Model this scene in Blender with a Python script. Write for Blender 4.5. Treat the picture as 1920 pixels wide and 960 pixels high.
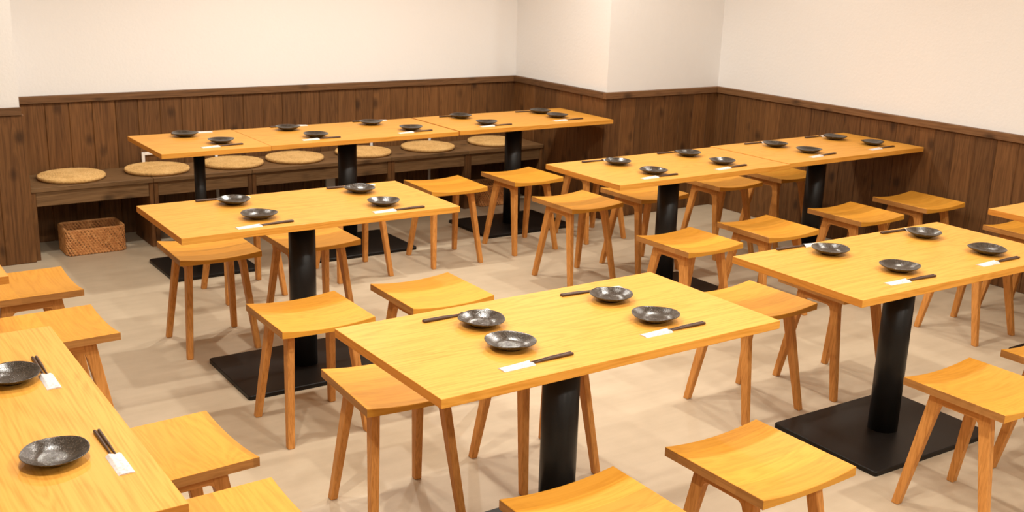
import bpy, bmesh, math, random
from mathutils import Vector, Matrix
random.seed(7)
for o in list(bpy.data.objects): bpy.data.objects.remove(o)
SC = bpy.context.scene
COL = SC.collection

# ------------------------------------------------------------------ camera
F_PX, PITCH, YAW, ROLL, CAM_H = 2043.26, 0.271462, 0.605489, 0.0313381, 1.77381
cd = bpy.data.cameras.new('camera'); cam = bpy.data.objects.new('camera', cd); COL.objects.link(cam)
cd.sensor_fit = 'HORIZONTAL'; cd.sensor_width = 36.0; cd.lens = F_PX / 1920 * 36
cd.clip_start = 0.05; cd.clip_end = 60
cd.dof.use_dof = True; cd.dof.focus_distance = 3.3; cd.dof.aperture_fstop = 9.0
_f = Vector((math.sin(YAW) * math.cos(PITCH), math.cos(YAW) * math.cos(PITCH), -math.sin(PITCH)))
_r = Vector((math.cos(YAW), -math.sin(YAW), 0)); _u = _r.cross(_f)
_r2 = math.cos(ROLL) * _r + math.sin(ROLL) * _u; _u2 = -math.sin(ROLL) * _r + math.cos(ROLL) * _u
cam.matrix_world = Matrix(((_r2.x, _u2.x, -_f.x, 0), (_r2.y, _u2.y, -_f.y, 0), (_r2.z, _u2.z, -_f.z, CAM_H), (0, 0, 0, 1)))
SC.camera = cam

# ------------------------------------------------------------------ light
W = bpy.data.worlds.new('world'); SC.world = W; W.use_nodes = True
W.node_tree.nodes['Background'].inputs[0].default_value = (1.0, 0.86, 0.7, 1)
W.node_tree.nodes['Background'].inputs[1].default_value = 0.0
SC.view_settings.view_transform = 'Standard'; SC.view_settings.look = 'None'
SC.view_settings.gamma = 1; SC.view_settings.use_curve_mapping = False
SC.view_settings.exposure = 0.0
CEIL = 2.55
LAMP_COL = (1.0, 0.96, 0.87)
LAMP_W = 68
for lx, ly, lk in ((-0.5, -0.5, .7), (1.2, -0.5, 1.1), (2.9, -0.5, 1.1), (4.6, -0.5, .85), (0.5, 1.9, 1.35), (2.0, 1.4, 1.0), (3.4, 1.4, 1.0), (4.7, 1.4, .5),
                   (0.7, 3.3, .75), (2.0, 3.3, 1.05), (3.4, 3.3, 1.1), (4.8, 3.2, .5), (1.2, 5.2, 1.0), (2.6, 5.4, 1.2), (3.8, 5.3, 1.2), (4.9, 4.7, .45)):
    if True:
        ld = bpy.data.lights.new('ceiling_lamp', 'SPOT'); ld.energy = LAMP_W * lk; ld.color = LAMP_COL
        ld.shadow_soft_size = 0.04; ld.spot_size = math.radians(160); ld.spot_blend = 0.7
        lo = bpy.data.objects.new('ceiling_lamp', ld); lo.location = (lx, ly, CEIL - 0.06); COL.objects.link(lo)

# ------------------------------------------------------------------ helpers
def tag(o, label=None, cat=None, group=None, kind=None):
    if label: o['label'] = label
    if cat: o['category'] = cat
    if group: o['group'] = group
    if kind: o['kind'] = kind
    return o
def empty(name, loc=(0, 0, 0), rz=0.0):
    o = bpy.data.objects.new(name, None); o.empty_display_size = 0.1
    o.location = loc; o.rotation_euler = (0, 0, rz); COL.objects.link(o); return o
def mesh(name, bm, mat, smooth=False):
    bmesh.ops.recalc_face_normals(bm, faces=bm.faces[:])
    me = bpy.data.meshes.new(name); bm.to_mesh(me); bm.free()
    me.materials.append(mat)
    if smooth:
        for p in me.polygons: p.use_smooth = True
    return me
def link(name, me, parent=None, loc=(0, 0, 0), rz=0.0):
    o = bpy.data.objects.new(name, me); COL.objects.link(o)
    o.location = loc; o.rotation_euler = (0, 0, rz)
    if parent: o.parent = parent
    return o
def part(name, bm, mat, parent=None, loc=(0, 0, 0), smooth=False): return link(name, mesh(name, bm, mat, smooth), parent, loc)
def copy_tree(o, parent=None):
    c = o.copy(); COL.objects.link(c)
    if parent: c.parent = parent
    for ch in o.children: copy_tree(ch, c)
    return c
def add_box(bm, x0, x1, y0, y1, z0, z1, bevel=0.0, seg=1):
    b = bmesh.new()
    bmesh.ops.create_cube(b, size=1)
    for v in b.verts:
        v.co = Vector((x0 if v.co.x < 0 else x1, y0 if v.co.y < 0 else y1, z0 if v.co.z < 0 else z1))
    if bevel: bmesh.ops.bevel(b, geom=b.edges[:], offset=bevel, segments=seg, affect='EDGES', profile=0.6)
    merge(bm, b)
def merge(bm, b):
    me = bpy.data.meshes.new('t'); b.to_mesh(me); b.free(); bm.from_mesh(me); bpy.data.meshes.remove(me)
def box(*a, **k): bm = bmesh.new(); add_box(bm, *a, **k); return bm
def hexa(bm, top, bot, bevel=0.0):
    """top, bot: four corners each, same winding"""
    b = bmesh.new()
    vt = [b.verts.new(p) for p in top]; vb = [b.verts.new(p) for p in bot]
    b.faces.new(vt); b.faces.new(vb[::-1])
    for i in range(4): b.faces.new((vt[i], vb[i], vb[(i + 1) % 4], vt[(i + 1) % 4]))
    if bevel: bmesh.ops.bevel(b, geom=b.edges[:], offset=bevel, segments=1, affect='EDGES')
    merge(bm, b)
def add_cyl(bm, x, y, z0, z1, r, n=40, r1=None):
    r1 = r if r1 is None else r1
    a = [bm.verts.new((x + r * math.cos(2 * math.pi * i / n), y + r * math.sin(2 * math.pi * i / n), z0)) for i in range(n)]
    b = [bm.verts.new((x + r1 * math.cos(2 * math.pi * i / n), y + r1 * math.sin(2 * math.pi * i / n), z1)) for i in range(n)]
    bm.faces.new(a[::-1]); bm.faces.new(b)
    for i in range(n): bm.faces.new((a[i], a[(i + 1) % n], b[(i + 1) % n], b[i]))
def rounded_slab(hx, hy, z0, z1, r, n=5, bev=0.003):
    pts = []
    for cx, cy, a0 in ((hx - r, hy - r, 0), (-hx + r, hy - r, 90), (-hx + r, -hy + r, 180), (hx - r, -hy + r, 270)):
        for k in range(n + 1):
            a = math.radians(a0 + 90 * k / n); pts.append((cx + r * math.cos(a), cy + r * math.sin(a)))
    bm = bmesh.new()
    def ring(s, z): return [bm.verts.new((x * (1 - s / hx), y * (1 - s / hy), z)) for x, y in pts]
    rs = [ring(0, z0), ring(0, z1 - bev), ring(bev, z1)]
    bm.faces.new(rs[0][::-1]); bm.faces.new(rs[2])
    for a, b in zip(rs, rs[1:]):
        for i in range(len(a)): j = (i + 1) % len(a); bm.faces.new((a[i], a[j], b[j], b[i]))
    return bm

# ------------------------------------------------------------------ materials
class NT:
    def __init__(s, name, rough=0.5, spec=0.5, metal=0.0):
        s.m = bpy.data.materials.new(name); s.m.use_nodes = True; s.t = s.m.node_tree; s.b = s.t.nodes['Principled BSDF']
        s.b.inputs['Roughness'].default_value = rough; s.b.inputs['Specular IOR Level'].default_value = spec
        s.b.inputs['Metallic'].default_value = metal
    def n(s, typ, **kw):
        nd = s.t.nodes.new(typ)
        for k, v in kw.items():
            if k.startswith('i_'):
                nd.inputs[k[2:].replace('_', ' ')].default_value = v
            else: setattr(nd, k, v)
        return nd
    def l(s, a, b): s.t.links.new(a, b)
    def mix(s, fac, a, b, blend='MIX'):
        nd = s.n('ShaderNodeMix', data_type='RGBA', blend_type=blend)
        for sock, v in ((nd.inputs[0], fac), (nd.inputs[6], a), (nd.inputs[7], b)):
            if hasattr(v, 'is_output') or isinstance(v, bpy.types.NodeSocket): s.l(v, sock)
            else: sock.default_value = v if not isinstance(v, tuple) else (*v, 1)[:4]
        return nd.outputs[2]
    def math(s, op, a, b=0.0, c=None):
        nd = s.n('ShaderNodeMath', operation=op)
        for i, v in enumerate((a, b) if c is None else (a, b, c)):
            if isinstance(v, bpy.types.NodeSocket): s.l(v, nd.inputs[i])
            else: nd.inputs[i].default_value = v
        return nd.outputs[0]
    def coords(s, scale=(1, 1, 1), shift=True):
        tc = s.n('ShaderNodeTexCoord'); mp = s.n('ShaderNodeMapping'); mp.inputs['Scale'].default_value = scale
        s.l(tc.outputs['Object'], mp.inputs['Vector'])
        if shift:
            oi = s.n('ShaderNodeObjectInfo'); cb = s.n('ShaderNodeCombineXYZ')
            m = s.math('MULTIPLY', oi.outputs['Random'], 37.0)
            for i in range(3): s.l(m, cb.inputs[i])
            s.l(cb.outputs[0], mp.inputs['Location'])
        return mp.outputs[0]
    def noise(s, vec, scale=1.0, detail=3.0, rough=0.5, dist=0.0):
        nd = s.n('ShaderNodeTexNoise'); nd.inputs['Scale'].default_value = scale; nd.inputs['Detail'].default_value = detail
        nd.inputs['Roughness'].default_value = rough; nd.inputs['Distortion'].default_value = dist
        s.l(vec, nd.inputs['Vector']); return nd.outputs['Fac']
    def ramp(s, fac, stops):
        nd = s.n('ShaderNodeValToRGB'); e = nd.color_ramp.elements
        while len(e) < len(stops): e.new(0.5)
        for el, (p, c) in zip(e, stops): el.position = p; el.color = (*c, 1) if len(c) == 3 else c
        s.l(fac, nd.inputs[0]); return nd.outputs[0]
    def bump(s, h, strength=0.2, dist=0.002):
        nd = s.n('ShaderNodeBump'); nd.inputs['Strength'].default_value = strength; nd.inputs['Distance'].default_value = dist
        s.l(h, nd.inputs['Height']); s.l(nd.outputs[0], s.b.inputs['Normal'])
    def color(s, c):
        if isinstance(c, bpy.types.NodeSocket): s.l(c, s.b.inputs['Base Color'])
        else: s.b.inputs['Base Color'].default_value = (*c, 1)
        return s

def oak(name, axis, light, mid, dark, rough=0.42, strip=None, contrast=1.0, ringw=0.42, fineq=170.0, slow=0.9):
    """oak with its grain along local axis 0/1/2; strip = (axis, width) glued laths"""
    s = NT(name, rough, 0.2)
    sc = [1.0, 1.0, 1.0]; fine = [fineq] * 3; fine[axis] = 3.5
    broad = [9.0] * 3; broad[axis] = slow
    v1 = s.coords(tuple(fine)); v2 = s.coords(tuple(broad))
    n1 = s.noise(v1, 1.0, 3, 0.6); n2 = s.noise(v2, 1.0, 2, 0.5, 0.6)
    rings = s.math('FRACT', s.math('MULTIPLY', n2, 14.0))
    rings = s.math('ABSOLUTE', s.math('SUBTRACT', rings, 0.5))          # 0..0.5 growth-ring lines
    f = s.math('ADD', s.math('MULTIPLY', n1, 0.86 - 0.5 * ringw), s.math('MULTIPLY', rings, ringw))
    f = s.math('ADD', s.math('MULTIPLY', f, contrast), 0.5 * (1 - contrast))
    colr = s.ramp(f, [(0.25, dark), (0.47, mid), (0.72, light)])
    if strip:
        tc = s.n('ShaderNodeTexCoord'); sx = s.n('ShaderNodeSeparateXYZ'); s.l(tc.outputs['Object'], sx.inputs[0])
        oi = s.n('ShaderNodeObjectInfo')
        q = s.math('ADD', s.math('DIVIDE', sx.outputs[strip[0]], strip[1]), s.math('MULTIPLY', oi.outputs['Random'], 5.0))
        fl = s.math('FLOOR', q)
        wn = s.n('ShaderNodeTexWhiteNoise', noise_dimensions='2D'); cb = s.n('ShaderNodeCombineXYZ')
        s.l(fl, cb.inputs[0]); s.l(s.math('MULTIPLY', oi.outputs['Random'], 91.0), cb.inputs[1]); s.l(cb.outputs[0], wn.inputs['Vector'])
        k = s.math('ADD', s.math('MULTIPLY', wn.outputs['Value'], 0.22), 0.86)
        cmb = s.n('ShaderNodeCombineXYZ')
        for i in range(3): s.l(k, cmb.inputs[i])
        colr = s.mix(1.0, colr, cmb.outputs[0], 'MULTIPLY')
    oi2 = s.n('ShaderNodeObjectInfo'); hv = s.n('ShaderNodeHueSaturation')
    s.l(s.math('ADD', s.math('MULTIPLY', oi2.outputs['Random'], 0.10), 0.95), hv.inputs['Value']); s.l(colr, hv.inputs['Color'])
    s.color(hv.outputs[0]); s.bump(f, 0.12, 0.0008)
    return s.m
OAK_TOP = oak('oak_tabletop', 0, (0.74, 0.362, 0.068), (0.69, 0.325, 0.054), (0.57, 0.243, 0.029), 0.45, contrast=0.95, ringw=0.36, fineq=190.0)
OAK_SEAT = oak('oak_seat', 0, (0.74, 0.348, 0.048), (0.69, 0.312, 0.038), (0.60, 0.250, 0.026), 0.45, strip=(1, 0.073), contrast=0.8, ringw=0.45)
OAK_END = oak('oak_end_grain', 1, (0.48, 0.222, 0.066), (0.42, 0.185, 0.050), (0.30, 0.122, 0.030), 0.5, strip=(1, 0.073), contrast=0.8, ringw=0.3)
OAK_TOPEND = oak('oak_tabletop_end', 1, (0.62, 0.25, 0.042), (0.56, 0.215, 0.032), (0.46, 0.165, 0.020), 0.5, contrast=0.8)
OAK_LEG = oak('oak_leg', 2, (0.69, 0.315, 0.088), (0.61, 0.263, 0.066), (0.44, 0.172, 0.039), 0.45, ringw=0.18, slow=0.3)
OAK_RAIL = oak('oak_rail', 1, (0.69, 0.315, 0.088), (0.61, 0.263, 0.066), (0.44, 0.172, 0.039), 0.45, ringw=0.18, slow=0.3)
OAK_CROSS = oak('oak_cross_rail', 0, (0.69, 0.315, 0.088), (0.61, 0.263, 0.066), (0.44, 0.172, 0.039), 0.45, ringw=0.18, slow=0.3)

def stained(name, axis, light, mid, dark, rough=0.6):
    s = NT(name, rough, 0.3)
    fine = [95.0] * 3; fine[axis] = 3.0; broad = [14.0] * 3; broad[axis] = 1.3
    v1 = s.coords(tuple(fine)); v2 = s.coords(tuple(broad))
    n1 = s.noise(v1, 1.0, 4, 0.65); n2 = s.noise(v2, 1.0, 2, 0.5, 0.9)
    rings = s.math('ABSOLUTE', s.math('SUBTRACT', s.math('FRACT', s.math('MULTIPLY', n2, 9.0)), 0.5))
    f = s.math('ADD', s.math('MULTIPLY', n1, 0.72), s.math('MULTIPLY', rings, 0.32))
    colr = s.ramp(f, [(0.22, dark), (0.46, mid), (0.70, light)])
    kn = [7.5] * 3; kn[axis] = 5.0                                            # scattered knots
    vk = s.coords(tuple(kn)); vo = s.n('ShaderNodeTexVoronoi'); vo.inputs['Scale'].default_value = 1.0; s.l(vk, vo.inputs['Vector'])
    wob = s.math('ADD', vo.outputs['Distance'], s.math('MULTIPLY', n1, 0.08))
    knot = s.ramp(wob, [(0.12, (1, 1, 1)), (0.30, (0, 0, 0))])
    colr = s.mix(s.math('MULTIPLY', knot, 0.72), colr, tuple(c * 0.35 for c in dark))
    oi = s.n('ShaderNodeObjectInfo'); hv = s.n('ShaderNodeHueSaturation')
    s.l(s.math('ADD', s.math('MULTIPLY', oi.outputs['Random'], 0.42), 0.78), hv.inputs['Value']); s.l(colr, hv.inputs['Color'])
    s.color(hv.outputs[0]); s.bump(f, 0.25, 0.0015)
    return s.m
ST_PLANK = stained('stained_plank', 2, (0.200, 0.090, 0.030), (0.146, 0.0625, 0.019), (0.078, 0.031, 0.009))
ST_CAP = stained('stained_cap', 0, (0.215, 0.108, 0.046), (0.160, 0.077, 0.031), (0.092, 0.041, 0.015))
ST_BENCH = stained('stained_bench', 0, (0.255, 0.142, 0.062), (0.190, 0.102, 0.042), (0.105, 0.053, 0.020))
ST_CAPY = stained('stained_cap_y', 1, (0.215, 0.108, 0.046), (0.160, 0.077, 0.031), (0.092, 0.041, 0.015))

def plaster():
    s = NT('white_plaster', 0.85, 0.2)
    v = s.coords((1, 1, 1), shift=False)
    n = s.noise(v, 55, 4, 0.6); n2 = s.noise(v, 1.2, 2, 0.5)
    s.color(s.mix(n2, (0.83, 0.815, 0.805), (0.86, 0.845, 0.835))); s.bump(n, 0.35, 0.004); return s.m
PLASTER = plaster()
def floor_mat():
    s = NT('beige_vinyl_floor', 0.48, 0.35)
    v = s.coords((1, 1, 1), shift=False); v2 = s.coords((2.2, 14, 1), shift=False)
    n = s.noise(v, 7, 4, 0.6); n2 = s.noise(v2, 1.4, 3, 0.6); n3 = s.noise(v, 260, 2, 0.5)
    f = s.math('ADD', s.math('MULTIPLY', n, 0.45), s.math('MULTIPLY', n2, 0.4)); f = s.math('ADD', f, s.math('MULTIPLY', n3, 0.15))
    s.color(s.ramp(f, [(0.32, (0.490, 0.390, 0.272)), (0.5, (0.54, 0.436, 0.310)), (0.68, (0.585, 0.474, 0.342))]))
    s.bump(n3, 0.05, 0.001); return s.m
FLOOR = floor_mat()
CEILM = NT('white_ceiling', 0.9, 0.1).color((0.82, 0.80, 0.77)).m
def blackmetal(name, c, rough):
    s = NT(name, rough, 0.3); v = s.coords((1, 1, 1)); n = s.noise(v, 220, 2)
    s.color(s.mix(n, tuple(x * 0.8 for x in c), tuple(x * 1.25 for x in c))); s.bump(n, 0.08, 0.0005); return s.m
POLE = blackmetal('black_steel_pole', (0.012, 0.0105, 0.010), 0.36)
BASEM = blackmetal('black_steel_base', (0.011, 0.0085, 0.007), 0.40)
BASEM.node_tree.nodes['Principled BSDF'].inputs['Specular IOR Level'].default_value = 0.2
def glaze():
    s = NT('speckled_black_glaze', 0.3, 0.8); v = s.coords((1, 1, 1))
    n = s.noise(v, 430, 2, 0.6); n2 = s.noise(v, 60, 3, 0.6)
    f = s.math('ADD', s.math('MULTIPLY', n, 0.7), s.math('MULTIPLY', n2, 0.3))
    s.color(s.ramp(f, [(0.40, (0.018, 0.014, 0.012)), (0.56, (0.046, 0.036, 0.029)), (0.70, (0.13, 0.095, 0.072))]))
    s.l(s.ramp(f, [(0.4, (0.12, 0.12, 0.12)), (0.65, (0.34, 0.34, 0.34))]), s.b.inputs['Roughness'])
    s.bump(n, 0.5, 0.0006); return s.m
GLAZE = glaze()
STICK = blackmetal('dark_brown_lacquer', (0.075, 0.040, 0.025), 0.36)
def paper():
    s = NT('printed_paper', 0.75, 0.2); v = s.coords((1, 1, 1)); n = s.noise(v, 85, 3, 0.55, 1.2)
    f = s.ramp(n, [(0.54, (0, 0, 0)), (0.63, (1, 1, 1))])
    s.color(s.mix(s.math('MULTIPLY', f, 0.55), (0.66, 0.63, 0.61), (0.52, 0.34, 0.31))); return s.m
PAPER = paper()
def straw():
    s = NT('woven_rush', 0.8, 0.15); v = s.coords((1, 1, 1)); n = s.noise(v, 120, 3, 0.6); n2 = s.noise(v, 14, 2)
    f = s.math('ADD', s.math('MULTIPLY', n, 0.6), s.math('MULTIPLY', n2, 0.4))
    s.color(s.ramp(f, [(0.32, (0.52, 0.30, 0.105)), (0.5, (0.74, 0.455, 0.175)), (0.68, (0.86, 0.58, 0.26))])); s.bump(n, 0.5, 0.003); return s.m
STRAW = straw()
def rattan(name, k):
    s = NT(name, 0.55, 0.3); v = s.coords((1, 1, 1)); n = s.noise(v, 35, 2, 0.5)
    s.color(s.ramp(n, [(0.3, (0.48 * k, 0.20 * k, 0.068 * k)), (0.55, (0.68 * k, 0.32 * k, 0.115 * k)), (0.75, (0.80 * k, 0.43 * k, 0.18 * k))])); return s.m
RATTAN = rattan('rattan_strand', 1.0); RATTAN_D = rattan('rattan_lining', 0.22)
DIMWALL = NT('tan_wall', 0.85, 0.2).color((0.62, 0.58, 0.53)).m
WHITE_PL = NT('white_plastic', 0.45, 0.4).color((0.78, 0.75, 0.72)).m

# ------------------------------------------------------------------ room shell
XB0, XR, YB, YF, XC, YP, XP = -1.9, 5.765, 6.852, 5.755, 4.722, 6.418, 1.142      # plaster planes
PT = 0.018                                                                       # plank thickness
YFRONT = -1.6
def struct(name, bm, mat, label):
    return tag(part(name, bm, mat), label, name.split('_')[0], None, 'structure')
fl = struct('floor', box(XB0 - .1, XR + .1, YFRONT - .1, YB + .1, -0.1, 0.0), FLOOR, 'beige vinyl floor under all the tables and stools')
struct('ceiling', box(XB0 - .1, XR + .1, YFRONT - .1, YB + .1, CEIL, CEIL + .1), CEILM, 'white ceiling over the dining room')
wall_back = struct('wall_back', box(XP - .02, XC + .02, YB, YB + .1, 0, CEIL), PLASTER, 'white plaster back wall above dark planks behind the bench')
wall_pier = struct('wall_back_left', box(XB0 - .1, XP, YP, YB + .1, 0, CEIL), PLASTER, 'white wall pier with dark planks at the left edge, left of the bench')
wall_col = struct('wall_corner', box(XC, XR + .1, YF, YB + .1, 0, CEIL), PLASTER, 'boxed-out white corner with dark planks between back wall and right wall')
wall_right = struct('wall_right', box(XR, XR + .1, YFRONT - .1, YF, 0, CEIL), PLASTER, 'white right-hand wall with dark planks running towards the viewer')
wall_left = struct('wall_left', box(XB0 - .1, XB0, YFRONT - .1, YP, 0, CEIL), DIMWALL, 'tan left wall outside the picture')
wall_front = struct('wall_front', box(XB0, XR, YFRONT - .1, YFRONT, 0, CEIL), DIMWALL, 'tan wall behind the viewer outside the picture')

CAPZ0, CAPZ1 = 0.838, 0.880
_pm = {}
def plank_mesh(w, axis):
    k = (round(w, 4), axis)
    if k not in _pm:
        if axis == 'x': bm = box(-w / 2, w / 2, -PT, 0, 0, CAPZ0, bevel=0.0042)
        else: bm = box(-PT, 0, -w / 2, w / 2, 0, CAPZ0, bevel=0.0042)
        _pm[k] = mesh('plank', bm, ST_PLANK)
    return _pm[k]
def planks(parent, axis, fixed, a0, a1, w=0.135, first=None):
    x = a0
    rnd = random.Random(int(a0 * 1000) + len(axis))
    while x < a1 - 1e-4:
        ww = first if (first and x == a0) else w
        e = min(x + ww, a1)
        if a1 - e < 0.03: e = a1
        c = (x + e) / 2
        jog = rnd.uniform(0, 0.0015)
        loc = (c, fixed + jog, 0.0) if axis == 'x' else (fixed + jog, c, 0.0)
        link('plank', plank_mesh(e - x - 0.0003, axis), parent, loc)
        x = e
planks(wall_back, 'x', YB, XP + 0.01, XC - PT / 2, first=0.20)
planks(wall_pier, 'x', YP, -0.35, XP + PT)
planks(wall_col, 'x', YF, XC - PT, XR - PT / 2)
planks(wall_col, 'y', XC, YF, YB - .001)
planks(wall_right, 'y', XR, 0.4, YF - .001)
def pier_side():   # the short return of the pier beside the bench
    b = bmesh.new(); add_box(b, XP, XP + PT, YP + .001, YB - PT - .001, 0, CAPZ0, bevel=.002); part('plank', b, ST_PLANK, wall_pier)
pier_side()
CP = 0.034
part('cap_rail', box(XP, XC - CP, YB - CP, YB, CAPZ0, CAPZ1, bevel=.002), ST_CAP, wall_back)
part('cap_rail', box(-0.35, XP + .004, YP - CP + .008, YP, CAPZ0, CAPZ1, bevel=.002), ST_CAP, wall_pier)
part('cap_rail', box(XC - CP, XR - CP, YF - CP, YF, CAPZ0, CAPZ1, bevel=.002), ST_CAP, wall_col)
part('cap_rail', box(XC - CP, XC, YF + .0005, YB, CAPZ0, CAPZ1, bevel=.002), ST_CAPY, wall_col)
part('cap_rail', box(XR - CP, XR, 0.4, YF - .001, CAPZ0, CAPZ1, bevel=.002), ST_CAPY, wall_right)

# ------------------------------------------------------------------ tables
TH, TT = 0.72, 0.0265
def end_faces(me, mat):
    me.materials.append(mat)
    for p in me.polygons:
        if abs(p.normal.x) > .9: p.material_index = 1
    return me
def tabletop_mesh(hx, hy):
    bm = box(-hx, hx, -hy, hy, TH - TT, TH, bevel=0.0018, seg=2); return end_faces(mesh('tabletop', bm, OAK_TOP), OAK_TOPEND)
TOP_BIG = tabletop_mesh(0.6, 0.298); TOP_SMALL = tabletop_mesh(0.298, 0.31)
def pole_mesh(r):
    bm = bmesh.new(); add_cyl(bm, 0, 0, 0.018, TH - TT - .006, r, 48)
    m = mesh('pole', bm, POLE, True)
    return m
POLE_BIG, POLE_THIN = pole_mesh(0.0565), pole_mesh(0.031)
for me in (POLE_BIG, POLE_THIN):
    for p in me.polygons:
        if abs(p.normal.z) > .9: p.use_smooth = False
BASE_BIG = mesh('base_plate', rounded_slab(0.345, 0.247, 0.0, 0.019, 0.012), BASEM)
BASE_SMALL = mesh('base_plate', rounded_slab(0.245, 0.232, 0.0, 0.019, 0.02), BASEM)
FLANGE = mesh('mounting_plate', box(-.17, .17, -.17, .17, TH - TT - .006, TH - TT, bevel=.001), BASEM)
def table(x, y, rz, label, small=False):
    t = tag(empty('dining_table', (x, y, 0), rz), label, 'table', 'pedestal dining tables')
    link('tabletop', TOP_SMALL if small else TOP_BIG, t); link('pole', POLE_THIN if small else POLE_BIG, t)
    link('base_plate', BASE_SMALL if small else BASE_BIG, t); link('mounting_plate', FLANGE, t)
    return t
TABLES = {
 'T1': (1.868, 2.417, 0.004, 'oak pedestal table in the centre foreground, nearest whole table', 'centre foreground table'),
 'T2': (1.808, 4.181, -0.010, 'oak pedestal table standing alone left of centre, behind the centre foreground table', 'lone table left of centre'),
 'T3': (3.470, 2.417, -0.018, 'oak pedestal table at right foreground, its full base plate showing', 'right foreground table'),
 'T4a': (1.947, 5.888, 0.0, 'small square oak table on a thin pole at left end of the back row', 'small table of the back row'),
 'T4b': (2.848, 5.885, 0.001, 'middle oak table of the joined back row along the bench', 'middle back-row table'),
 'T4c': (4.064, 5.897, 0.0, 'oak table at right end of the back row by the boxed corner', 'right back-row table'),
 'T5a': (3.916, 4.213, 0.011, 'left oak table of the joined pair in front of the right wall', 'left table of the joined pair'),
 'T5b': (5.128, 4.250, 0.012, 'right oak table of the joined pair, its end against the right wall', 'right table of the joined pair'),
 'T6': (5.125, 2.455, 0.0, 'oak table cut off by the right picture edge, next to the right wall', 'table cut off at right'),
 'T0': (0.286, 2.524, math.pi / 2, 'oak table in the bottom left corner turned lengthways to the viewer', 'bottom left table'),
 'T7': (0.280, 4.283, math.pi / 2, 'oak table at the left picture edge, only one corner showing', 'left edge table'),
}
TOBJ = {k: table(v[0], v[1], v[2], v[3], k == 'T4a') for k, v in TABLES.items()}

# ------------------------------------------------------------------ stools
SH = 0.461
def seat_bm():
    bm = bmesh.new(); h = 0.182; nx = 14; ny = 6
    def top(u): return SH - 0.0145 * (1 - u * u)
    def bot(u): return SH - 0.0275 - 0.004 * (1 - u * u)
    ch = 0.0016
    xs = [-h, -h + ch] + [-h + ch + (2 * h - 2 * ch) * i / nx for i in range(1, nx)] + [h - ch, h]
    ys = [-h, -h + ch] + [-h + ch + (2 * h - 2 * ch) * i / ny for i in range(1, ny)] + [h - ch, h]
    T = {}; B = {}
    for i, x in enumerate(xs):
        for j, y in enumerate(ys):
            e = ch if i in (0, len(xs) - 1) or j in (0, len(ys) - 1) else 0
            T[i, j] = bm.verts.new((x, y, top(x / h) - e)); B[i, j] = bm.verts.new((x, y, bot(x / h)))
    I, J = len(xs) - 1, len(ys) - 1
    for i in range(I):
        for j in range(J):
            bm.faces.new((T[i, j], T[i + 1, j], T[i + 1, j + 1], T[i, j + 1])); bm.faces.new((B[i, j], B[i, j + 1], B[i + 1, j + 1], B[i + 1, j]))
    for i in range(I):
        for j in (0, J): bm.faces.new((T[i, j], T[i + 1, j], B[i + 1, j], B[i, j]))
    for j in range(J):
        for i in (0, I): bm.faces.new((T[i, j], T[i, j + 1], B[i, j + 1], B[i, j]))
    return bm
ZT = SH - 0.0285           # underside of seat over the side frames
XT, XF = 0.119, 0.156      # frame plane at the top / at the floor (centre of leg)
YT, YFt = 0.085, 0.164     # leg centre along the frame, top / floor
WT, WF = 0.046, 0.027      # leg width along the frame
TX = 0.0135                # half thickness of the frame
def fx(z): return XF + (XT - XF) * z / ZT
def leg_bm(sx, sy):
    bm = bmesh.new()
    def ring(z, yc, w, t):
        x = sx * fx(z); y = sy * yc
        return [(x - t, y - w / 2, z), (x + t, y - w / 2, z), (x + t, y + w / 2, z), (x - t, y + w / 2, z)]
    hexa(bm, ring(ZT, YT, WT, TX), ring(0.0, YFt, WF, TX * .95), 0.0028); return bm
def rail_bm(sx):
    zb = ZT - 0.041; inner = lambda z: (YT + (YFt - YT) * (ZT - z) / ZT) - (WT + (WF - WT) * (ZT - z) / ZT) / 2
    r = 0.020
    side = [(-inner(ZT) - .006, ZT - .0005), (-inner(zb - r) - .004, zb - r)]
    p0, p1, p2 = (-inner(zb - r) - .0005, zb - r), (-inner(zb), zb), (-inner(zb) + r, zb)
    for k in range(0, 8):
        q = k / 7
        side.append(tuple((1 - q) ** 2 * p0[c] + 2 * q * (1 - q) * p1[c] + q * q * p2[c] for c in (0, 1)))
    pts = side + [(-y, z) for y, z in side[::-1]]
    bm = bmesh.new(); t = TX * 0.93
    a = [bm.verts.new((sx * fx(z) - t, y, z)) for y, z in pts]; b = [bm.verts.new((sx * fx(z) + t, y, z)) for y, z in pts]
    bm.faces.new(a); bm.faces.new(b[::-1])
    for i in range(len(pts)): j = (i + 1) % len(pts); bm.faces.new((a[i], a[j], b[j], b[i]))
    return bm
def cross_bm(y):
    x = fx(ZT) - TX + .001; return box(-x, x, y - .011, y + .011, ZT - .026, ZT - .0035, bevel=.0015)
def make_stool():
    r = empty('stool')
    link('seat', end_faces(mesh('seat', seat_bm(), OAK_SEAT), OAK_END), r)
    for sx in (-1, 1):
        for sy in (-1, 1): part('leg', leg_bm(sx, sy), OAK_LEG, r)
        part('side_rail', rail_bm(sx), OAK_RAIL, r)
    for y in (-0.085, 0.085): part('cross_rail', cross_bm(y), OAK_CROSS, r)
    return r
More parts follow.
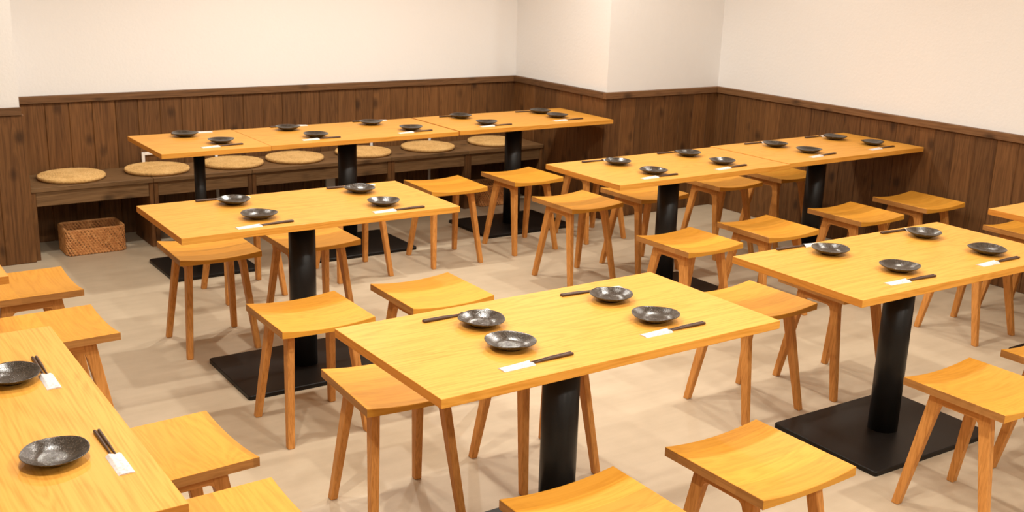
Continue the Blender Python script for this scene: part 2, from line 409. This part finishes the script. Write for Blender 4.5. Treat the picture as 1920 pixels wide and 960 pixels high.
STOOLS = [
 (1.588, 3.614, -0.8, 'stool by the near side of the lone table left of centre'),
 (2.118, 3.620, -0.6, 'stool in the clear just behind the left half of the centre foreground table'),
 (1.546, 2.856, -3.0, 'stool half under the left end of the centre foreground table'),
 (2.120, 2.885, -0.6, 'stool whose seat hides under the centre foreground table, only legs showing'),
 (2.135, 1.859, 0.7, 'whole-seat stool in front of the centre foreground table, by the bottom edge'),
 (1.567, 1.842, -0.4, 'stool cut off at bottom in front of the centre table pole'),
 (3.183, 1.852, 0.1, 'stool in front of the right foreground table beside its base plate'),
 (3.722, 1.842, 0.0, 'stool at right edge before the right foreground table, one seat corner showing'),
 (3.192, 2.900, 1.1, 'stool between the centre and right foreground tables, seat partly behind the centre table'),
 (3.711, 2.884, -1.5, 'stool under the left end of the right foreground table, seat hidden'),
 (4.865, 2.994, 0.4, 'stool seen only by its legs under the right half of the right foreground table'),
 (5.435, 3.030, 0.0, 'stool tucked behind the table cut off at right, by the right wall'),
 (1.568, 4.667, -1.6, 'stool under the left corner of the lone table left of centre, seat front showing'),
 (2.044, 4.644, -0.5, 'stool directly behind the pole of the lone table left of centre'),
 (1.970, 5.328, 3.0, 'stool in front of the small back-row table, seen only by legs'),
 (2.634, 5.383, -0.8, 'stool before the left half of the middle back-row table, only legs showing'),
 (3.234, 5.382, -3.0, 'stool right beyond the right end of the lone table left of centre'),
 (3.797, 5.404, 1.0, 'stool in front of the right back-row table near a woven basket'),
 (4.355, 5.411, 0.7, 'stool at right of the right back-row table, seat hidden by the joined pair'),
 (3.673, 4.684, 1.4, 'free-standing stool left of the joined pair, all four legs in view'),
 (4.175, 4.695, 0.5, 'stool behind the pole of the left table of the joined pair'),
 (4.834, 4.739, -0.3, 'stool under the middle seam of the joined pair, seat front showing'),
 (5.365, 4.752, 2.0, 'stool behind the pole of the right table of the joined pair, mostly hidden'),
 (3.623, 3.726, 1.3, 'leftmost stool on the near side of the joined pair'),
 (4.182, 3.739, -0.2, 'second stool from left on the near side of the joined pair'),
 (4.880, 3.743, 0.4, 'third stool from left on the near side of the joined pair'),
 (5.478, 3.773, 0.8, 'rightmost stool on the near side of the joined pair, close to the right wall'),
 (0.750, 4.452, 90.5, 'stool farthest up the left picture edge, seat turned sideways'),
 (0.733, 3.882, 91.5, 'stool just behind the far end of the bottom left table'),
 (0.777, 2.722, 93.0, 'stool on the right side of the bottom left table, swirl-grained seat in full view'),
 (0.772, 2.240, 91.0, 'stool cut off by the bottom edge beside the bottom left table corner'),
]
proto = make_stool()
for i, (x, y, a, lab) in enumerate(STOOLS):
    s = proto if i == 0 else copy_tree(proto)
    s.location = (x, y, 0); s.rotation_euler = (0, 0, math.radians(a))
    tag(s, 'oak ' + lab, 'stool', 'oak stools with dished seats')

# ------------------------------------------------------------------ plates
def plate_bm():
    bm = bmesh.new(); n = 56
    prof = [(0.0, .0062), (.004, .0068), (.0065, .0056), (.0105, .0070), (.0145, .0057), (.019, .0071), (.0235, .0059), (.028, .0070), (.033, .0070), (.043, .0095), (.053, .0145), (.062, .0195), (.068, .0228), (.0705, .0240), (.0712, .0234),
            (.0695, .0212), (.060, .0152), (.048, .0085), (.036, .0040), (.033, .0030), (.0325, .0), (.029, .0), (.028, .0025), (0.0, .003)]
    def warp(r, t):
        k = 1 + (0.030 * math.cos(2 * t + .5) + 0.016 * math.cos(3 * t + 1.9) + .010 * math.cos(5 * t)) * min(1, r / .06)
        dz = (0.0014 * math.cos(2 * t + 2.2) + .0008 * math.cos(3 * t)) * max(0, (r - .035) / .035)
        return k, dz
    rings = []
    for r, z in prof:
        if r == 0: rings.append([bm.verts.new((0, 0, z))]); continue
        ring = []
        for i in range(n):
            t = 2 * math.pi * i / n; k, dz = warp(r, t)
            ring.append(bm.verts.new((r * k * math.cos(t), r * k * math.sin(t), z + dz)))
        rings.append(ring)
    for a, b in zip(rings, rings[1:]):
        for i in range(n):
            j = (i + 1) % n
            if len(a) == 1: bm.faces.new((a[0], b[j], b[i]))
            elif len(b) == 1: bm.faces.new((a[i], a[j], b[0]))
            else: bm.faces.new((a[i], a[j], b[j], b[i]))
    return bm
PLATE_ME = mesh('plate', plate_bm(), GLAZE, True)
PLATES = {
 'T1': [(1.652, 2.533, 'back left'), (1.619, 2.334, 'front left'), (2.141, 2.534, 'back right'), (2.131, 2.311, 'front right')],
 'T2': [(1.575, 4.345, 'back left'), (1.575, 4.06, 'front left'), (2.150, 4.32, 'back right'), (2.124, 4.043, 'front right')],
 'T3': [(3.236, 2.578, 'back left'), (3.275, 2.296, 'front left'), (3.792, 2.569, 'back right'), (3.790, 2.285, 'front right')],
 'T5a': [(3.654, 4.333, 'back left'), (3.663, 4.058, 'front left'), (4.183, 4.364, 'back right'), (4.184, 4.101, 'front right')],
 'T5b': [(4.885, 4.368, 'back left'), (4.915, 4.14, 'front left'), (5.442, 4.392, 'back right'), (5.498, 4.155, 'front right')],
 'T4a': [(1.93, 6.059, 'back'), (2.038, 5.777, 'front')],
 'T4b': [(2.542, 6.046, 'back left'), (2.586, 5.752, 'front left'), (3.088, 6.04, 'back right'), (3.211, 5.759, 'front right')],
 'T4c': [(3.751, 6.058, 'back left'), (3.757, 5.758, 'front left'), (4.379, 6.04, 'back right'), (4.368, 5.83, 'front right')],
 'T0': [(0.407, 2.245, 'nearer right-hand'), (0.413, 2.746, 'farther right-hand')],
 'T6': [(4.90, 2.615, 'back left')],
}
rnd = random.Random(3)
for k, lst in PLATES.items():
    for x, y, seat in lst:
        p = link('plate', PLATE_ME, None, (x, y, TH), rnd.uniform(0, 6.28)); s = rnd.uniform(.985, 1.02); p.scale = (s, s, 1)
        tag(p, 'speckled black plate at the %s place of the %s' % (seat, TABLES[k][4]), 'plate', 'small black plates')

# ------------------------------------------------------------------ chopsticks in paper sleeves
def stick_bm(y):
    """lies along +x, thick end out of the sleeve; z from 0"""
    bm = bmesh.new(); n = 8
    st = [(0.0, .0011), (.10, .0023), (.150, .0036), (.212, .0039), (.2165, .0039), (.2185, .0028)]
    rings = []
    for x, r in st:
        rings.append([bm.verts.new((x, y + r * math.cos(2 * math.pi * (i + .5) / n), r * 1.0 + r * math.sin(2 * math.pi * (i + .5) / n))) for i in range(n)])
    bm.faces.new(rings[0]); bm.faces.new(rings[-1][::-1])
    for a, b in zip(rings, rings[1:]):
        for i in range(n): bm.faces.new((a[i], a[(i + 1) % n], b[(i + 1) % n], b[i]))
    return bm
def sleeve_bm():
    bm = bmesh.new(); L, hw = 0.100, 0.0170; nx, ny = 8, 16
    T = {}; B = {}
    for j in range(ny + 1):
        v = -1 + 2 * j / ny; y = v * hw
        end = L - 0.010 * max(0, 1 - abs(v + .15) / 0.75)
        hgt = 0.0004 + 0.0066 * max(0.0, min(1.0, (1.0 - abs(v)) / 0.42)) ** 1.0
        for i in range(nx + 1):
            u = i / nx; k = 0.35 + 0.65 * u
            T[i, j] = bm.verts.new((u * end, y, 0.0004 + (hgt) * k)); B[i, j] = bm.verts.new((u * end, y, 0.0))
    for i in range(nx):
        for j in range(ny):
            bm.faces.new((T[i, j], T[i + 1, j], T[i + 1, j + 1], T[i, j + 1])); bm.faces.new((B[i, j], B[i, j + 1], B[i + 1, j + 1], B[i + 1, j]))
        for j in (0, ny): bm.faces.new((T[i, j], T[i + 1, j], B[i + 1, j], B[i, j]))
    for j in range(ny): bm.faces.new((T[0, j], T[0, j + 1], B[0, j + 1], B[0, j]))
    return bm
SLEEVE_ME = mesh('paper_sleeve', sleeve_bm(), PAPER, False)
STICK_ME = [mesh('chopstick', stick_bm(0.0), STICK, True)]
def chop(k, seat, x, y, ang, side):
    """x, y = closed end of the sleeve, ang = direction in which the sticks point (degrees)"""
    a = math.radians(ang); name = TABLES[k][4]
    s = link('paper_sleeve', SLEEVE_ME, None, (x, y, TH), a)
    tag(s, 'white paper chopstick sleeve, %s place of the %s' % (seat, name), 'sleeve', 'paper chopstick sleeves')
    for q, (dy, da) in enumerate(((-.0042, -.12), (.0042, .12))):
        ox, oy = .0165, dy
        px, py = x + ox * math.cos(a) - oy * math.sin(a), y + ox * math.sin(a) + oy * math.cos(a)
        c = link('chopstick', STICK_ME[0], None, (px, py, TH + .0010), a + math.radians(da * .6))
        which = side[0] if q == 0 else side[1]
        tag(c, '%s dark chopstick, %s place of the %s' % (which, seat, name), 'chopstick', 'dark brown chopsticks')
NEAR = ('nearer', 'farther'); FAR = ('farther', 'nearer')
CH = {
 'T1': [('front left', 1.502, 2.203, 0.5), ('front right', 2.005, 2.220, -1.5), ('back left', 1.748, 2.635, 180.5), ('back right', 2.257, 2.623, 176)],
 'T2': [('front left', 1.435, 3.936, 1.5), ('front right', 2.021, 3.937, -3.0), ('back left', 1.682, 4.442, 179), ('back right', 2.280, 4.432, 178.5)],
 'T3': [('front left', 3.092, 2.208, -5.5), ('front right', 3.602, 2.192, -2.0), ('back left', 3.324, 2.692, 176.7), ('back right', 3.907, 2.668, 177)],
 'T5a': [('front left', 3.519, 3.980, 0.5), ('front right', 4.036, 3.989, 4.5), ('back left', 3.745, 4.449, 180), ('back right', 4.290, 4.475, 181)],
 'T5b': [('front left', 4.794, 4.022, 5.0), ('front right', 5.331, 4.038, 3.0), ('back left', 4.994, 4.497, 181), ('back right', 5.536, 4.506, 180.5)],
 'T4a': [('front', 1.892, 5.673, 3.5), ('back', 2.117, 6.154, 180)],
 'T4b': [('front left', 2.470, 5.676, 0.3), ('front right', 3.080, 5.672, 2.0), ('back left', 2.715, 6.166, 180), ('back right', 3.258, 6.165, 180)],
 'T4c': [('front left', 3.666, 5.685, 0), ('front right', 4.250, 5.704, 0), ('back left', 3.870, 6.135, 180), ('back right', 4.469, 6.127, 180)],
 'T0': [('nearer right-hand', 0.516, 2.107, 90.3), ('farther right-hand', 0.492, 2.643, 89.8)],
}
for k, lst in CH.items():
    for seat, x, y, a in lst: chop(k, seat, x, y, a, FAR if 'back' in seat else (NEAR if k != 'T0' else ('right-hand', 'left-hand')))

# ------------------------------------------------------------------ bench along the back wall
BZ, BY0, BY1 = 0.420, 6.432, YB - PT - 0.012
def bench(x0, x1, label):
    b = tag(empty('bench_unit', ((x0 + x1) / 2, BY0, 0)), label, 'bench', 'dark bench units along the back wall')
    h = (x1 - x0) / 2 - 0.0012; D = BY1 - BY0
    part('top_board', box(-h, h, -0.006, D, BZ - .026, BZ, bevel=.002), ST_BENCH, b)
    part('apron', box(-h + .026, h - .026, 0.004, .026, BZ - .108, BZ - .0265, bevel=.0015), ST_BENCH, b)
    for s in (-1, 1):
        xa = s * (h - .0125); part('side_panel', box(xa - .0125, xa + .0125, 0.0, D - .05, 0, BZ - .0265, bevel=.0015), ST_PLANK, b)
    return b
bx = [XP + PT + .002, 1.845, 2.457, 3.440, 4.050, XC - PT - .002]
bl = ['dark stained bench unit at the left end, woven basket underneath', 'dark stained bench unit behind the thin pole of the small back-row table',
      'wide dark stained bench unit behind the pole of the middle back-row table', 'dark stained bench unit under the sixth rush cushion, right of the middle table pole',
      'dark stained bench unit at the right end against the boxed corner']
for a, b, l in zip(bx, bx[1:], bl): bench(a, b, l)

def cushion_bm():
    bm = bmesh.new(); n = 96; R = 0.192; rd = random.Random(5)
    prof = [(0.0, .030)]
    m = 13
    for i in range(1, m * 4):
        r = R * i / (m * 4); z = .030 + .0008 * math.cos(2 * math.pi * i / 4) - .007 * (r / R) ** 3
        prof.append((r, z))
    prof += [(R * .985, .0205), (R, .015), (R * .985, .008), (R * .94, .0), (0.0, .0)]
    rings = []
    for k, (r, z) in enumerate(prof):
        if r == 0: rings.append([bm.verts.new((0, 0, z))]); continue
        ring = []
        for i in range(n):
            t = 2 * math.pi * i / n
            w = 1 + 0.010 * math.cos(2 * t + 1) + .006 * math.cos(3 * t)
            br = .0009 * math.cos(48 * t + 22 * r / R * 3.14) if z > .004 else 0        # braid along every coil
            dz = (.0012 * rd.uniform(-1, 1) + br) if z > .004 else 0
            ring.append(bm.verts.new((r * w * math.cos(t), r * w * math.sin(t), max(0, z + dz))))
        rings.append(ring)
    for a, b in zip(rings, rings[1:]):
        for i in range(n):
            j = (i + 1) % n
            if len(a) == 1: bm.faces.new((a[0], b[j], b[i]))
            elif len(b) == 1: bm.faces.new((a[i], a[j], b[0]))
            else: bm.faces.new((a[i], a[j], b[j], b[i]))
    return bm
CUSH = mesh('rush_cushion', cushion_bm(), STRAW, True)
cl = ['leftmost round woven rush cushion on the dark bench', 'second round rush cushion from the left, below the white elbow conduit', 'third round rush cushion from the left, right of the thin table pole',
      'fourth round rush cushion from the left on the bench', 'fifth round rush cushion, partly behind the thick pole of the middle back-row table', 'sixth round rush cushion from the left, clear of the poles',
      'seventh and rightmost round rush cushion, cut by the right back-row pole']
cx = [(1.432, 6.636), (1.930, 6.636), (2.41, 6.634), (2.832, 6.634), (3.332, 6.636), (3.838, 6.634), (4.39, 6.634)]
for (x, y), l in zip(cx, cl[:3] + cl[3:]):
    tag(link('rush_cushion', CUSH, None, (x, y, BZ), rnd.uniform(0, 6)), l, 'cushion', 'round rush cushions on the bench')

# ------------------------------------------------------------------ woven baskets under the bench
def basket(x, y, rz, label, w=0.345, d=0.24, h=0.152):
    r = tag(empty('woven_basket', (x, y, 0), rz), label, 'basket', 'woven baskets under the bench')
    t, cr = .006, .032
    hx, hy = w / 2 - .006, d / 2 - .006
    def perim(off):                                   # rounded rectangle as (x, y, nx, ny, length so far)
        out = []; L = 0
        for cx, cy, a0 in ((hx - cr, -hy + cr, -90), (hx - cr, hy - cr, 0), (-hx + cr, hy - cr, 90), (-hx + cr, -hy + cr, 180)):
            for k in range(7):
                a = math.radians(a0 + 15 * k); out.append((cx + (cr + off) * math.cos(a), cy + (cr + off) * math.sin(a), math.cos(a), math.sin(a)))
        res = []
        for k, p in enumerate(out + out[:1]):
            if k: L += math.hypot(p[0] - res[-1][0], p[1] - res[-1][1])
            res.append((*p, L))
        return res
    po, pi_ = perim(0), perim(-t)
    bm = bmesh.new()
    ro = [[bm.verts.new((p[0], p[1], z)) for p in po[:-1]] for z in (0.0, h - .002)]
    ri = [[bm.verts.new((p[0], p[1], z)) for p in pi_[:-1]] for z in (h - .002, .006)]
    rs = ro + ri
    for a, b in zip(rs, rs[1:]):
        for i in range(len(a)): k = (i + 1) % len(a); bm.faces.new((a[i], a[k], b[k], b[i]))
    bm.faces.new(ro[0][::-1]); bm.faces.new(ri[1])
    part('body', bm, RATTAN_D, r)
    vs, fs = [], []
    def at(per, u):
        T = per[-1][4]; u %= T
        for a, b in zip(per, per[1:]):
            if b[4] >= u:
                q = (u - a[4]) / max(1e-9, b[4] - a[4])
                return [a[c] + (b[c] - a[c]) * q for c in range(4)]
        return per[-1][:4]
    def twill(per, sgn, tilt):
        T = per[-1][4]; n = round(T / .0185); stp = T / n; rows = 10; dz = (h - .006) / rows
        ca, sa = math.cos(tilt), math.sin(tilt); Ls, wd = .034, .0125
        for ri_ in range(rows):
            for c in range(n):
                u0 = (c + (ri_ % 2) * .5 + .15 * math.sin(c * 7.3 + ri_)) * stp; z0 = .004 + (ri_ + .5) * dz; b0 = len(vs)
                for q, hh in ((-.5, -.003), (-.25, .0042), (.25, .0042), (.5, -.003)):
                    for sd, f_ in ((-.5, .0), (0, 1.0), (.5, .0)):
                        uu = u0 + q * Ls * ca - sd * wd * sa; zz = min(max(z0 + q * Ls * sa + sd * wd * ca, .001), h - .001)
                        p = at(per, uu); k = sgn * ((hh if hh < 0 else hh * f_) + .0003)
                        vs.append((p[0] + p[2] * k, p[1] + p[3] * k, zz))
                for i in range(3):
                    for j in range(2): k = b0 + i * 3 + j; fs.append((k, k + 3, k + 4, k + 1))
    twill(po, 1, math.radians(-38)); twill(pi_, -1, math.radians(38))
    me = bpy.data.meshes.new('weave'); me.from_pydata(vs, [], fs); me.materials.append(RATTAN)
    tag(link('weave', me, r), None, None, None, 'stuff')
    rim = bmesh.new(); ra, rb = perim(.002), perim(-t - .002)
    A = [[rim.verts.new((p[0], p[1], z)) for p in per[:-1]] for per, z in ((ra, h - .005), (ra, h + .001), (perim(-t / 2), h + .003), (rb, h + .001), (rb, h - .005))]
    for a, b in zip(A, A[1:]):
        for i in range(len(a)): k = (i + 1) % len(a); rim.faces.new((a[i], a[k], b[k], b[i]))
    part('rim', rim, RATTAN, r, smooth=True)
basket(1.500, 6.548, 0.0, 'rectangular woven rattan basket on the floor under the left end of the bench')
basket(4.335, 6.535, -0.06, 'rectangular woven basket under the bench, half hidden behind stool legs at right')

# ------------------------------------------------------------------ white conduits and socket on the back wall
def conduit(x, z0, z1, label, elbow=0.0):
    yb = YB - PT - .0005
    bm = bmesh.new(); add_box(bm, -.0095, .0095, -.011, 0, z0, z1, bevel=.002)
    if elbow: add_box(bm, .0095, elbow, -.011, 0, z1 - .019, z1, bevel=.002)
    o = part('cable_conduit', bm, WHITE_PL, None, (x, yb, 0)); tag(o, label, 'conduit', 'white cable conduits')
conduit(1.905, 0.02, 0.505, 'white cable conduit bending into an elbow behind the second rush cushion', .16)
conduit(2.371, 0.02, 0.465, 'white vertical conduit behind the third cushion, seen below the bench beside the thin pole')
conduit(3.491, 0.02, 0.462, 'white vertical cable conduit peeking above the fifth rush cushion')
conduit(3.963, 0.02, 0.468, 'white vertical conduit behind the sixth cushion, seen above and below the bench')
sb = bmesh.new(); add_box(sb, -.035, .035, -.02, 0, -.045, .045, bevel=.004)
tag(part('socket_box', sb, WHITE_PL, None, (3.17, YB - PT - .0005, .19)), 'white electric socket box low on the back wall under the bench', 'socket')
